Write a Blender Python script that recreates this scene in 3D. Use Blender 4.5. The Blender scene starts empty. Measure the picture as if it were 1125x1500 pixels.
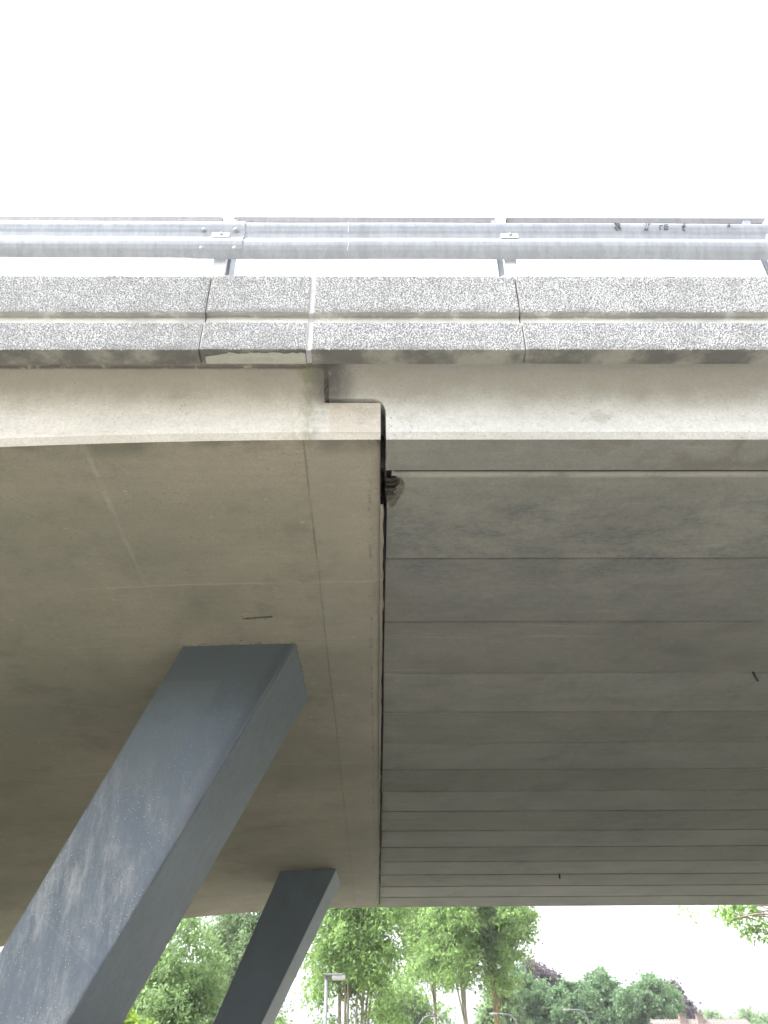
import bpy, bmesh, math, random
import numpy as np
from mathutils import Vector, Matrix
R = math.radians
random.seed(7)
S = bpy.context.scene
C = S.collection

# ------------------------------------------------------------------ camera
cam = bpy.data.cameras.new('camera'); co = bpy.data.objects.new('camera', cam); C.objects.link(co)
cam.sensor_fit = 'VERTICAL'; cam.sensor_height = 36.0; cam.lens = 1190 / 1500 * 36
cam.clip_start = 0.05; cam.clip_end = 3000
TH = math.atan(850 / 1190)
co.matrix_world = Matrix.Translation((0, 0, 1.6)) @ (Matrix.Rotation(-.0122, 4, 'Z') @ Matrix.Rotation(math.pi / 2 + TH, 4, 'X') @ Matrix.Rotation(-.008, 4, 'Z'))
S.camera = co
S.render.resolution_x = 768; S.render.resolution_y = 1024

# ------------------------------------------------------------------ sky and sun (overcast, bright)
SUN_EL, SUN_AZ = 58.0, 262.0            # azimuth clockwise from +Y: high, behind and left of the camera
w = bpy.data.worlds.new('World'); S.world = w; w.use_nodes = True
nt = w.node_tree; nt.nodes.clear()
sky = nt.nodes.new('ShaderNodeTexSky'); sky.sky_type = 'NISHITA'; sky.sun_disc = False
sky.sun_elevation = R(SUN_EL); sky.sun_rotation = R(SUN_AZ); sky.air_density = 1.0; sky.dust_density = 6.0; sky.ozone_density = 1.0
hs = nt.nodes.new('ShaderNodeHueSaturation'); hs.inputs['Saturation'].default_value = 0.0
bg = nt.nodes.new('ShaderNodeBackground'); bg.inputs['Strength'].default_value = 0.15
wo = nt.nodes.new('ShaderNodeOutputWorld')
nt.links.new(sky.outputs[0], hs.inputs['Color']); tint = nt.nodes.new('ShaderNodeMix'); tint.data_type = 'RGBA'; tint.blend_type = 'MULTIPLY'; tint.inputs[0].default_value = 1; tint.inputs[7].default_value = (.95, .98, 1.04, 1)
nt.links.new(hs.outputs[0], tint.inputs[6]); nt.links.new(tint.outputs[2], bg.inputs[0]); nt.links.new(bg.outputs[0], wo.inputs[0])
sl = bpy.data.lights.new('sun', 'SUN'); sl.energy = 0.9; sl.angle = R(45); sl.color = (1, .97, .93)
so = bpy.data.objects.new('sun', sl); C.objects.link(so)
az, el = R(SUN_AZ), R(SUN_EL)
sd = Vector((math.sin(az) * math.cos(el), math.cos(az) * math.cos(el), math.sin(el)))
so.rotation_euler = sd.to_track_quat('Z', 'Y').to_euler(); so.location = (0, 0, 60)
vs = S.view_settings
vs.view_transform = 'Standard'; vs.look = 'None'; vs.gamma = 1.0; vs.use_curve_mapping = False
vs.exposure = 2.55
S.render.engine = 'CYCLES'
S.cycles.use_adaptive_sampling = True; S.cycles.adaptive_threshold = .035
S.cycles.max_bounces = 6; S.cycles.diffuse_bounces = 4; S.cycles.transmission_bounces = 2; S.cycles.glossy_bounces = 2

# ------------------------------------------------------------------ helpers
class MB:
    def __init__(s): s.v = []; s.f = []
    def add(s, vs, fs):
        o = len(s.v); s.v += [tuple(p) for p in vs]; s.f += [tuple(i + o for i in f) for f in fs]
    def box(s, x0, x1, y0, y1, z0, z1):
        s.add([(x0,y0,z0),(x1,y0,z0),(x1,y1,z0),(x0,y1,z0),(x0,y0,z1),(x1,y0,z1),(x1,y1,z1),(x0,y1,z1)],
              [(0,3,2,1),(4,5,6,7),(0,1,5,4),(1,2,6,5),(2,3,7,6),(3,0,4,7)])
    def prism(s, prof, x0, x1):          # closed (y,z) outline extruded along x
        n = len(prof)
        s.add([(x0, a, b) for a, b in prof] + [(x1, a, b) for a, b in prof],
              [(i, (i+1) % n, n + (i+1) % n, n + i) for i in range(n)] + [tuple(range(n))[::-1], tuple(range(n, 2*n))])
    def tube(s, pts, rad, n=6, cap=True):
        pts = [Vector(p) for p in pts]
        if not hasattr(rad, '__len__'): rad = [rad] * len(pts)
        o = len(s.v); prevu = None
        for i, p in enumerate(pts):
            d = (pts[min(i+1, len(pts)-1)] - pts[max(i-1, 0)]).normalized()
            u = d.orthogonal().normalized() if prevu is None else (prevu - d * prevu.dot(d)).normalized()
            prevu = u; v = d.cross(u)
            for k in range(n):
                a = 2 * math.pi * k / n
                s.v.append(tuple(p + (u * math.cos(a) + v * math.sin(a)) * rad[i]))
        for i in range(len(pts) - 1):
            for k in range(n):
                a = o + i*n + k; b = o + i*n + (k+1) % n
                s.f.append((a, b, b + n, a + n))
        if cap:
            s.f.append(tuple(o + k for k in range(n))[::-1]); e = o + (len(pts)-1)*n
            s.f.append(tuple(e + k for k in range(n)))
    def grid(s, rows):                    # rows: list of equal-length point lists
        o = len(s.v); n = len(rows[0])
        for r in rows: s.v += [tuple(p) for p in r]
        for i in range(len(rows) - 1):
            for k in range(n - 1):
                a = o + i*n + k; s.f.append((a, a+1, a+n+1, a+n))
    def build(s, name, mat, parent=None, smooth=False, bevel=0):
        me = bpy.data.meshes.new(name); me.from_pydata(s.v, [], s.f); me.validate()
        bm = bmesh.new(); bm.from_mesh(me)
        bmesh.ops.remove_doubles(bm, verts=bm.verts, dist=1e-5)
        bmesh.ops.recalc_face_normals(bm, faces=bm.faces)
        if bevel:
            es = [e for e in bm.edges if len(e.link_faces) == 2 and e.calc_face_angle(0) > .5]
            bmesh.ops.bevel(bm, geom=es, offset=bevel, segments=2, affect='EDGES', profile=.5, clamp_overlap=True)
        bm.to_mesh(me); bm.free()
        return link(name, me, mat, parent, smooth)
def link(name, me, mat, parent=None, smooth=False):
    me.materials.append(mat)
    if smooth: me.polygons.foreach_set('use_smooth', [True] * len(me.polygons))
    if smooth and smooth is not True: me.set_sharp_from_angle(angle=smooth)
    o = bpy.data.objects.new(name, me); C.objects.link(o)
    if parent: o.parent = parent; o.matrix_parent_inverse = Matrix.Translation(-Vector(parent.location))
    return o
def tag(o, label, cat, group=None):
    o['label'] = label; o['category'] = cat
    if group: o['group'] = group
    return o
def thing(name, label, cat, loc, group=None):
    o = bpy.data.objects.new(name, None); C.objects.link(o); o.location = loc; o.empty_display_size = .3
    return tag(o, label, cat, group)
def struct(o): o['kind'] = 'structure'; return o
def stuff(o): o['kind'] = 'stuff'; return o
def fastmesh(name, V, F):                # V (n,3) float, F (m,k) int: numpy mesh
    me = bpy.data.meshes.new(name); V = np.asarray(V, np.float32); F = np.asarray(F, np.int32); k = F.shape[1]
    me.vertices.add(len(V)); me.vertices.foreach_set('co', V.ravel())
    me.loops.add(F.size); me.loops.foreach_set('vertex_index', F.ravel())
    me.polygons.add(len(F)); me.polygons.foreach_set('loop_start', np.arange(0, F.size, k, dtype=np.int32))
    me.update(calc_edges=True); return me

# ------------------------------------------------------------------ materials
class NT:
    def __init__(s, name):
        s.m = bpy.data.materials.new(name); s.m.use_nodes = True; s.t = s.m.node_tree; s.n = s.t.nodes
        s.b = s.n['Principled BSDF']; s.out = s.n['Material Output']
        s.tc = s.n.new('ShaderNodeTexCoord').outputs['Object']; s._xyz = None
    def l(s, a, b): s.t.links.new(a, b)
    def put(s, x, sock):
        if isinstance(x, bpy.types.NodeSocket): s.l(x, sock)
        else: sock.default_value = x
    def xyz(s):
        if s._xyz is None:
            q = s.n.new('ShaderNodeSeparateXYZ'); s.l(s.tc, q.inputs[0]); s._xyz = q.outputs
        return s._xyz
    def math(s, op, a, b=0.0, c=0.0, clamp=False):
        q = s.n.new('ShaderNodeMath'); q.operation = op; q.use_clamp = clamp
        s.put(a, q.inputs[0]); s.put(b, q.inputs[1]); s.put(c, q.inputs[2]); return q.outputs[0]
    def map(s, scale=(1,1,1), loc=(0,0,0), rot=(0,0,0)):
        q = s.n.new('ShaderNodeMapping'); s.l(s.tc, q.inputs[0])
        q.inputs['Scale'].default_value = scale; q.inputs['Location'].default_value = loc; q.inputs['Rotation'].default_value = rot
        return q.outputs[0]
    def noise(s, scale, detail=4, rough=.6, vec=None, dist=0.0):
        q = s.n.new('ShaderNodeTexNoise'); s.l(vec or s.tc, q.inputs['Vector'])
        q.inputs['Scale'].default_value = scale; q.inputs['Detail'].default_value = detail
        q.inputs['Roughness'].default_value = rough; q.inputs['Distortion'].default_value = dist; return q.outputs[0]
    def vor(s, scale, feature='F1', vec=None, rnd=1.0):
        q = s.n.new('ShaderNodeTexVoronoi'); q.feature = feature; s.l(vec or s.tc, q.inputs['Vector'])
        q.inputs['Scale'].default_value = scale; q.inputs['Randomness'].default_value = rnd; return q.outputs
    def step(s, x, a, b, lo=0.0, hi=1.0):
        q = s.n.new('ShaderNodeMapRange'); q.interpolation_type = 'SMOOTHSTEP'
        s.put(x, q.inputs[0]); q.inputs[1].default_value = a; q.inputs[2].default_value = b
        q.inputs[3].default_value = lo; q.inputs[4].default_value = hi; return q.outputs[0]
    def mix(s, f, a, b, mode='MIX'):
        q = s.n.new('ShaderNodeMix'); q.data_type = 'RGBA'; q.blend_type = mode
        s.put(f, q.inputs[0])
        for x, i in ((a, 6), (b, 7)):
            s.put(x if isinstance(x, bpy.types.NodeSocket) else (*x, 1), q.inputs[i])
        return q.outputs[2]
    def near(s, sock, c, wdt):            # 1 at c falling to 0 at distance wdt
        return s.step(s.math('ABSOLUTE', s.math('SUBTRACT', sock, c)), wdt, 0.0)
    def bump(s, h, strength=.3, dist=.01, prev=None):
        q = s.n.new('ShaderNodeBump'); q.inputs['Strength'].default_value = strength; q.inputs['Distance'].default_value = dist
        s.put(h, q.inputs['Height'])
        if prev: s.l(prev, q.inputs['Normal'])
        return q.outputs[0]
    def done(s, col, rough=.85, normal=None, metal=0.0, spec=.3):
        s.put(col if isinstance(col, bpy.types.NodeSocket) else (*col, 1), s.b.inputs['Base Color'])
        s.put(rough, s.b.inputs['Roughness']); s.b.inputs['Metallic'].default_value = metal
        s.b.inputs['Specular IOR Level'].default_value = spec
        if normal: s.l(normal, s.b.inputs['Normal'])
        return s.m

def concrete(name, c1, c2, dirt=(.10,.095,.08), damt=.5, streak=(2, 14, 14), pits=1.0, extra=None, rough=.85, sc=1.0, tex=1.0):
    t = NT(name)
    big = t.noise(1.1 * sc, 5, .6, dist=.4); med = t.noise(5 * sc, 6, .65); fine = t.noise(90, 3, .7)
    st = t.noise(1.6, 5, .65, vec=t.map(streak))
    col = t.mix(t.step(big, .32, .68), c1, c2)
    col = t.mix(t.step(st, .35, .75, 0, .35), col, tuple(.72 * x for x in c1))
    col = t.mix(t.step(t.math('MULTIPLY', med, big), .27, .46, 0, damt), col, dirt)
    mott = t.noise(17 * sc, 8, .78, dist=.3)
    col = t.mix(t.step(mott, .50, .72, 0, .42 * tex), col, tuple(.58 * x for x in c1))
    col = t.mix(t.step(mott, .46, .30, 0, .34 * tex), col, tuple(min(.8, 1.30 * x) for x in c1))
    blot = t.noise(.55, 6, .7, vec=t.map(loc=(7, 3, 1)), dist=.8)
    col = t.mix(t.step(blot, .50, .64, 0, .30 * tex), col, tuple(.66 * x for x in c2))
    col = t.mix(t.step(fine, .3, .75, 0, .40 * tex), col, tuple(.50 * x for x in c1))
    dsp = t.math('MULTIPLY', t.step(t.vor(48)[0], .15, .07), t.step(t.noise(3.3, 3), .50, .60)); col = t.mix(t.math('MULTIPLY', dsp, .6 * tex), col, (.055, .05, .042))
    if pits:
        d = t.vor(22)[0]; pk = t.noise(4, 2)
        pm = t.math('MULTIPLY', t.step(d, .14, .05), t.step(pk, .52, .62))
        col = t.mix(t.math('MULTIPLY', pm, .6 * pits), col, (.05, .047, .04))
    n = t.bump(fine, .45, .005); n = t.bump(st, .22, .01, n); n = t.bump(mott, .25, .008, n)
    if pits: n = t.bump(t.math('SUBTRACT', 1.0, pm), .5, .006, n)
    if extra: col, n = extra(t, col, n, big, med, fine)
    return t.done(col, rough, n)

def left_soffit_marks(t, col, n, big, med, fine):
    x, y, z = t.xyz()
    wob = t.math('MULTIPLY', t.math('SUBTRACT', med, .5), .05)
    xw = t.math('ADD', x, t.math('MULTIPLY', wob, .25)); yw = t.math('ADD', y, t.math('MULTIPLY', wob, .35))
    brk = t.step(t.noise(2.3, 3), .36, .55)
    # formwork joints running across the bridge and along it
    l1 = t.math('MULTIPLY', t.near(xw, -.335, .008), t.step(y, 12.5, 8.0, .3, 1)); l2 = t.math('MULTIPLY', t.near(xw, -1.35, .022), t.step(y, 4.6, 3.6))
    l3 = t.math('MULTIPLY', t.near(yw, 4.165, .022), t.step(x, -1.9, -1.4)); l4 = t.near(yw, 4.93, .008)
    l5 = t.math('MULTIPLY', t.near(yw, 7.4, .02), t.step(x, -3.3, -2.3)); l6 = t.near(xw, -2.37, .012)
    dark = t.math('MAXIMUM', l1, t.math('MULTIPLY', l4, .5))
    pale = t.math('MULTIPLY', t.math('MAXIMUM', t.math('MAXIMUM', l2, l3), l5), brk)
    col = t.mix(t.math('MULTIPLY', t.math('MULTIPLY', dark, brk), .45), col, (.09, .085, .065))
    col = t.mix(t.math('MULTIPLY', pale, .45), col, (.42, .39, .33))
    # strip beside the joint: paler cast end, brown run marks on its inner line
    endp = t.step(x, -.34, -.30); col = t.mix(t.math('MULTIPLY', endp, .22), col, (.33, .295, .25))
    run = t.math('MULTIPLY', t.near(t.math('ADD', x, t.math('MULTIPLY', wob, .5)), -.030, .016), t.step(t.noise(3.5, 6, .8), .46, .66))
    col = t.mix(t.math('MULTIPLY', run, .65), col, (.10, .085, .06))
    chips = t.math('MULTIPLY', t.step(t.vor(34)[0], .16, .06), t.math('MULTIPLY', t.step(x, -.2, -.03), t.step(y, 4.6, 3.2)))
    col = t.mix(t.math('MULTIPLY', chips, .6), col, (.08, .07, .05))
    scuff = t.math('MULTIPLY', t.step(t.math('ADD', t.vor(7, vec=t.map((1, 2.2, 1)))[0], t.math('MULTIPLY', t.math('SUBTRACT', fine, .5), .12)), .15, .04), t.step(t.noise(1.7, 2), .46, .56))
    col = t.mix(t.math('MULTIPLY', scuff, .6), col, (.46, .44, .39))
    # damp dark band behind the fascia edge, greenish cast in broad patches
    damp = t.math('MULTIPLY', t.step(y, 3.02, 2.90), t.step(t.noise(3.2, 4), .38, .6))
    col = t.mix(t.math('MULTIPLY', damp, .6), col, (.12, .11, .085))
    alg = t.step(t.noise(.55, 4, vec=t.map(loc=(4, 2, 0))), .38, .66); col = t.mix(t.math('MULTIPLY', alg, .35), col, (.145, .155, .118))
    n = t.bump(t.math('SUBTRACT', pale, dark), .35, .008, n)
    return col, n
M = {}
M['left'] = concrete('cast_concrete_soffit', (.365, .318, .250), (.292, .262, .208), damt=.30, streak=(1.2, 16, 10), extra=left_soffit_marks, pits=.6)

def fascia_marks(pink):
    def f(t, col, n, big, med, fine):
        x, y, z = t.xyz()
        # overhang shade painted in with dirt and algae, run-off next to the movement joint
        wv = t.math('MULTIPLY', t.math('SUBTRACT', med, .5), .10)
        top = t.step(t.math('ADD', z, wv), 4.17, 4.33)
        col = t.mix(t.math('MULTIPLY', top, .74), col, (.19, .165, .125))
        if pink:
            g = t.math('MULTIPLY', t.near(x, -.31, .13), t.step(t.noise(9, 5, vec=t.map((1.6, 1, .6))), .40, .60))
            col = t.mix(t.math('MULTIPLY', g, .55), col, (.17, .18, .07))
            ef = t.math('MULTIPLY', t.near(x, -.27, .09), t.math('MULTIPLY', t.step(z, 4.30, 4.20), t.step(t.noise(16, 5), .46, .62)))
            col = t.mix(t.math('MULTIPLY', ef, .6), col, (.55, .56, .55))
            nib = t.math('MULTIPLY', t.step(t.math('ADD', x, t.math('MULTIPLY', wv, .12)), -.225, -.210), t.step(z, 4.075, 4.085)); col = t.mix(t.math('MULTIPLY', nib, t.step(t.noise(8, 6, .75), .25, .7, .75, .25)), col, (.47, .40, .335))
            sp = t.math('MULTIPLY', nib, t.step(t.vor(70)[0], .22, .08)); col = t.mix(t.math('MULTIPLY', sp, .45), col, (.16, .13, .10))
            cr = t.near(t.math('ADD', x, t.math('ADD', t.math('MULTIPLY', wv, .15), t.math('MULTIPLY', t.math('SUBTRACT', z, 4.2), .12))), -2.07, .006)
            col = t.mix(t.math('MULTIPLY', cr, .7), col, (.12, .11, .09))
            ln = t.math('MULTIPLY', t.near(t.math('ADD', z, t.math('MULTIPLY', wv, .035)), 4.3475, .0035), t.step(t.noise(7, 5, .7), .40, .50))
            col = t.mix(t.math('MULTIPLY', ln, .75), col, (.07, .05, .05))
        else:
            g = t.math('MULTIPLY', t.step(t.math('ADD', x, t.math('MULTIPLY', wv, .9)), -.06, -.20), t.step(t.noise(7, 5), .30, .5))
            col = t.mix(t.math('MULTIPLY', g, .6), col, (.14, .13, .115))
            sp = t.math('MULTIPLY', t.step(t.vor(30)[0], .12, .06), t.step(t.noise(3, 3), .5, .58)); col = t.mix(t.math('MULTIPLY', sp, .55), col, (.08, .075, .07))
        spl = t.math('MULTIPLY', t.step(t.noise(5.5, 7, .75, vec=t.map((.7, 1, 1.6), loc=(3, 0, 1))), .54, .68), .35); col = t.mix(spl, col, (.25, .23, .18))
        col = joint_stain(t, col, x, z, wv)
        return col, n
    return f
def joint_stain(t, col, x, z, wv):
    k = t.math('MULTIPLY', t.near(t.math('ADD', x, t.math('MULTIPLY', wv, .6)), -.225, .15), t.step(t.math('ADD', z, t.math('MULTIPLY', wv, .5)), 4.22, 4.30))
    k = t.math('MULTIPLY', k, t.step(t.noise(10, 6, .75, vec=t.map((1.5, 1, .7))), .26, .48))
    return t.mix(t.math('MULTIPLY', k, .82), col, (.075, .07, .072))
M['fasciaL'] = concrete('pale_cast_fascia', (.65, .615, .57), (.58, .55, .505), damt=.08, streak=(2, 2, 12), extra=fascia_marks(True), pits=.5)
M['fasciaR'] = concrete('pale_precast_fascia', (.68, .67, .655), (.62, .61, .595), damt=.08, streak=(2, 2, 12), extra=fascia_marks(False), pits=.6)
def beam_marks(t, col, n, big, med, fine):
    x, y, z = t.xyz()
    oi = t.n.new('ShaderNodeObjectInfo').outputs['Color']      # each casting has its own tone
    col = t.mix(1.0, col, oi, 'MULTIPLY')
    wash = t.math('MULTIPLY', t.step(t.noise(.9, 6, .7, vec=t.map((.5, 2.6, 1), loc=(2, 5, 0)), dist=.5), .5, .66), .16); col = t.mix(wash, col, (.145, .135, .108))
    eff = t.math('MULTIPLY', t.step(t.noise(2.1, 6, .75, vec=t.map((.45, 5, 1), loc=(9, 1, 0))), .58, .70), .35); col = t.mix(eff, col, (.33, .325, .29))
    # blue-grey damp bloom on the outer beams, diagonal rubs further in
    b = t.math('MULTIPLY', t.math('MULTIPLY', t.step(t.noise(2.6, 7, .8, vec=t.map((1, 1.7, 1), loc=(.7, 0, 0))), .40, .66), t.step(t.noise(26, 5, .8, vec=t.map((1, 1.8, 1))), .36, .62, .25, 1)), t.math('MULTIPLY', t.step(y, 5.2, 3.7), t.step(y, 3.16, 3.4)))
    col = t.mix(t.math('MULTIPLY', b, .75), col, (.095, .102, .110))
    led = t.math('MULTIPLY', t.near(y, 3.140, .022), t.step(t.noise(4, 6, .75), .30, .55)); col = t.mix(t.math('MULTIPLY', led, .6), col, (.42, .40, .34))
    br = t.math('MULTIPLY', t.step(y, 3.13, 3.06), t.math('MULTIPLY', t.step(t.noise(6, 5), .46, .6), t.step(x, .6, 1.4)))
    col = t.mix(t.math('MULTIPLY', br, .4), col, (.14, .11, .08))
    d = t.step(t.noise(1.3, 4, .6, vec=t.map((3.2, .55, 1), rot=(0, 0, R(38)))), .66, .72)
    col = t.mix(t.math('MULTIPLY', d, .12), col, (.09, .09, .08))
    endd = t.math('MULTIPLY', t.step(x, .17, .08), t.step(med, .40, .6)); col = t.mix(t.math('MULTIPLY', endd, .5), col, (.16, .155, .13))
    return col, n
M['beam'] = concrete('precast_beam_concrete', (.285, .272, .238), (.24, .231, .206), damt=.30, streak=(.9, 22, 10), extra=beam_marks, pits=.4)
M['mortar'] = concrete('dark_mortar', (.215, .216, .22), (.172, .173, .177), damt=.3, pits=0)
def groove_marks(t, col, n, big, med, fine):
    x, y, z = t.xyz()
    g = t.math('MULTIPLY', t.step(z, 4.535, 4.556), t.step(t.noise(12, 4), .28, .5)); col = t.mix(t.math('MULTIPLY', g, .5), col, (.12, .105, .08))
    s = t.step(t.noise(2.4, 4, vec=t.map((1, 1, .3))), .52, .66); col = t.mix(t.math('MULTIPLY', s, .45), col, (.22, .22, .23))
    u = t.step(z, 4.322, 4.316); v = t.step(t.noise(3.0, 5, .65), .40, .58)
    col = t.mix(t.math('MULTIPLY', u, .6), col, (.20, .185, .13)); col = t.mix(t.math('MULTIPLY', t.math('MULTIPLY', u, v), .75), col, (.085, .08, .078))
    return col, n
M['panel'] = concrete('precast_panel_concrete', (.54, .53, .50), (.47, .46, .43), damt=.2, pits=0, extra=groove_marks)
M['patch'] = concrete('fresh_repair_mortar', (.44, .43, .37), (.40, .39, .33), damt=.08, pits=0)
M['deckc'] = concrete('deck_concrete', (.32, .31, .29), (.27, .265, .245), damt=.3, pits=0)

t = NT('exposed_pebbles')
rnd = t.n.new('ShaderNodeNewGeometry').outputs['Random Per Island']
rp = t.n.new('ShaderNodeValToRGB'); t.l(rnd, rp.inputs[0]); rp.color_ramp.interpolation = 'LINEAR'
e = rp.color_ramp.elements; e[0].position = 0; e[0].color = (.34, .342, .35, 1); e[1].position = 1; e[1].color = (.66, .66, .665, 1)
for p, c in ((.15, (.40, .40, .41, 1)), (.4, (.49, .49, .50, 1)), (.6, (.53, .515, .50, 1)), (.8, (.58, .58, .59, 1))):
    k = e.new(p); k.color = c
dn = t.math('MAXIMUM', t.step(t.noise(2.2, 6, .7, vec=t.map((1, 1, .35))), .46, .66, 0, .5), t.math('MULTIPLY', t.math('MAXIMUM', t.near(t.xyz()[2], 4.575, .035), t.near(t.xyz()[2], 4.32, .04)), t.step(t.noise(6, 5), .38, .6, .0, .55)))
M['pebble'] = t.done(t.mix(dn, rp.outputs[0], (.16, .155, .14)), .7, t.bump(t.noise(260, 2), .2, .002))

def galv(name, base, dark, rough=.5, metal=.35):
    t = NT(name); a = t.noise(9, 4, vec=t.map((3, 1, .35))); b = t.noise(60, 3, .7, vec=t.map((1, 1, .25))); v = t.vor(45)[1]
    col = t.mix(t.step(a, .35, .7), base, dark); col = t.mix(t.step(b, .45, .75, 0, .35), col, tuple(.6 * q for q in base))
    x, y, z = t.xyz()
    gr = t.math('MULTIPLY', t.step(t.noise(3, 5, vec=t.map((2, 1, .5), loc=(3, 1, 2))), .52, .68), .3); col = t.mix(gr, col, tuple(.62 * q for q in base))
    return t.done(col, t.math('ADD', t.math('MULTIPLY', b, .25), rough - .12), t.bump(b, .12, .003), metal, .5)
M['galv'] = galv('galvanised_steel', (.30, .313, .345), (.25, .262, .29), .58, .25)
M['galv2'] = galv('bright_galvanised_steel', (.62, .625, .64), (.55, .555, .57), .45, .3)
M['galvd'] = galv('dull_galvanised_steel', (.15, .147, .155), (.115, .113, .12), .7, .0)
t = NT('bolt_steel'); M['bolt'] = t.done(t.mix(t.noise(40), (.42, .41, .42), (.28, .27, .27)), .5, None, .4)
t = NT('marker_ink'); M['ink'] = t.done(t.mix(t.noise(50), (.06, .06, .08), (.16, .16, .18)), .7)
t = NT('scratch_metal'); M['scratch'] = t.done(t.mix(t.noise(50), (.75, .75, .76), (.6, .6, .62)), .5)

t = NT('blue_grey_paint')
a = t.noise(1.6, 6, .7, vec=t.map((1.2, 1, .8))); b = t.noise(13, 6, .75); c_ = t.noise(130, 3, .7); x, y, z = t.xyz()
col = t.mix(t.step(a, .3, .7), (.098, .122, .154), (.076, .096, .122))
ax = t.math('ADD', x, t.math('MULTIPLY', z, -.455))        # distance across the leaning shaft
wl = t.math('ADD', z, t.math('MULTIPLY', ax, .55))           # height along it
front = t.step(y, 4.995, 4.98)                                  # the outer column stands in the weather
speck = t.math('MULTIPLY', t.step(c_, .54, .68), t.step(a, .38, .58)); col = t.mix(t.math('MULTIPLY', speck, .5), col, (.20, .215, .225))
low = t.step(wl, 2.3, .8); grain = t.noise(5, 8, .8, vec=t.map((2.2, 1, .55), rot=(0, R(-24), 0)))
chalk = t.math('MULTIPLY', t.math('MULTIPLY', t.step(grain, .36, .70), t.step(a, .34, .60)), low)
col = t.mix(t.math('MULTIPLY', t.math('MULTIPLY', chalk, front), .8), col, (.33, .34, .345))
dots = t.math('MULTIPLY', t.step(t.vor(60)[0], .20, .08), t.math('MULTIPLY', t.step(t.noise(4, 4), .42, .54), t.step(wl, 2.6, 1.2)))
col = t.mix(t.math('MULTIPLY', t.math('MULTIPLY', dots, front), .75), col, (.48, .48, .46))
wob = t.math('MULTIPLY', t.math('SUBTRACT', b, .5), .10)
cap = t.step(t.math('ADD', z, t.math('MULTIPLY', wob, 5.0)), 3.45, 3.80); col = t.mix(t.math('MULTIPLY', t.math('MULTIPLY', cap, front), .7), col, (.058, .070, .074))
rect = t.math('MULTIPLY', t.math('MULTIPLY', t.step(t.math('ADD', z, t.math('MULTIPLY', wob, .5)), 3.05, 3.09), t.step(z, 3.80, 3.79)), t.step(t.math('ADD', ax, t.math('MULTIPLY', wob, .4)), -2.72, -2.74))
col = t.mix(t.math('MULTIPLY', t.math('MULTIPLY', rect, front), .3), col, (.115, .130, .135))
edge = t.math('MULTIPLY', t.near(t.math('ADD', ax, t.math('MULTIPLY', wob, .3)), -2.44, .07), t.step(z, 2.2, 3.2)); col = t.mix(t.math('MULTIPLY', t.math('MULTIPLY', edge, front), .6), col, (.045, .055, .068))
lin = t.near(t.math('ADD', wl, t.math('MULTIPLY', b, .02)), .79, .008); col = t.mix(t.math('MULTIPLY', t.math('MULTIPLY', lin, front), .12), col, (.30, .31, .32))
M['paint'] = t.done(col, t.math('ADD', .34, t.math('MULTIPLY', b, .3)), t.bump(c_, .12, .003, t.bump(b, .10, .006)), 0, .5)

def plain(name, c1, c2, sc=6, rough=.8, bump=.15):
    t = NT(name); a = t.noise(sc, 6, .65); return t.done(t.mix(t.step(a, .3, .7), c1, c2), rough, t.bump(t.noise(sc * 9, 3), bump, .004))
M['gap'] = plain('dark_joint_seal', (.030, .028, .034), (.045, .042, .046))
M['seal'] = plain('grey_joint_filler', (.34, .33, .34), (.42, .41, .42), 20)
M['rust'] = plain('rusty_rebar', (.075, .058, .050), (.045, .037, .035), 60)
M['spall'] = concrete('broken_concrete', (.13, .118, .10), (.075, .068, .06), damt=.5, pits=0, sc=6)
M['crumb'] = concrete('torn_concrete_edge', (.22, .205, .165), (.13, .12, .098), damt=.3, pits=0, sc=5)
M['wire'] = plain('dark_wire', (.03, .03, .03), (.05, .05, .05))
M['grass'] = plain('grass_ground', (.115, .125, .06), (.16, .15, .085), 1.3, .9)
M['asphalt'] = plain('worn_asphalt', (.21, .205, .195), (.17, .168, .16), 3, .9)
M['kerb'] = plain('kerb_concrete', (.42, .41, .39), (.34, .33, .31), 5)
M['whitepaint'] = plain('road_paint', (.75, .75, .73), (.62, .62, .6), 12)
M['wallbrick'] = plain('brick_wall', (.20, .145, .125), (.16, .12, .105), 14)
M['glass'] = plain('window_glass', (.05, .06, .07), (.08, .09, .10), 3, .1)
M['white'] = plain('white_frame', (.75, .75, .74), (.68, .68, .67))
M['lampgrey'] = plain('lamp_grey', (.17, .17, .175), (.13, .13, .135), 9, .5)
M['lens'] = plain('lamp_lens', (.34, .34, .33), (.26, .26, .25), 9, .3)
t = NT('pavers')
br = t.n.new('ShaderNodeTexBrick'); t.l(t.map((1, 1, 1)), br.inputs[0])
br.inputs['Color1'].default_value = (.27, .255, .22, 1); br.inputs['Color2'].default_value = (.23, .22, .19, 1); br.inputs['Mortar'].default_value = (.12, .115, .10, 1)
br.inputs['Scale'].default_value = 3.3; br.inputs['Mortar Size'].default_value = .012; br.offset = .5; br.inputs['Brick Width'].default_value = 1; br.inputs['Row Height'].default_value = 1
M['paver'] = t.done(t.mix(t.step(t.noise(1.2, 5), .4, .7, 0, .3), br.outputs[0], (.17, .17, .13)), .9)
t = NT('roof_tiles'); wv = t.n.new('ShaderNodeTexWave'); t.l(t.tc, wv.inputs[0]); wv.bands_direction = 'X'; wv.inputs['Scale'].default_value = 1.5
wz = t.n.new('ShaderNodeTexWave'); t.l(t.tc, wz.inputs[0]); wz.bands_direction = 'Z'; wz.inputs['Scale'].default_value = 1.6
rc = t.mix(t.noise(2.5, 5), (.19, .15, .135), (.15, .122, .112)); rc = t.mix(t.math('MULTIPLY', t.step(wz.outputs[1], .2, 0), .6), rc, (.1, .07, .06))
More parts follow.
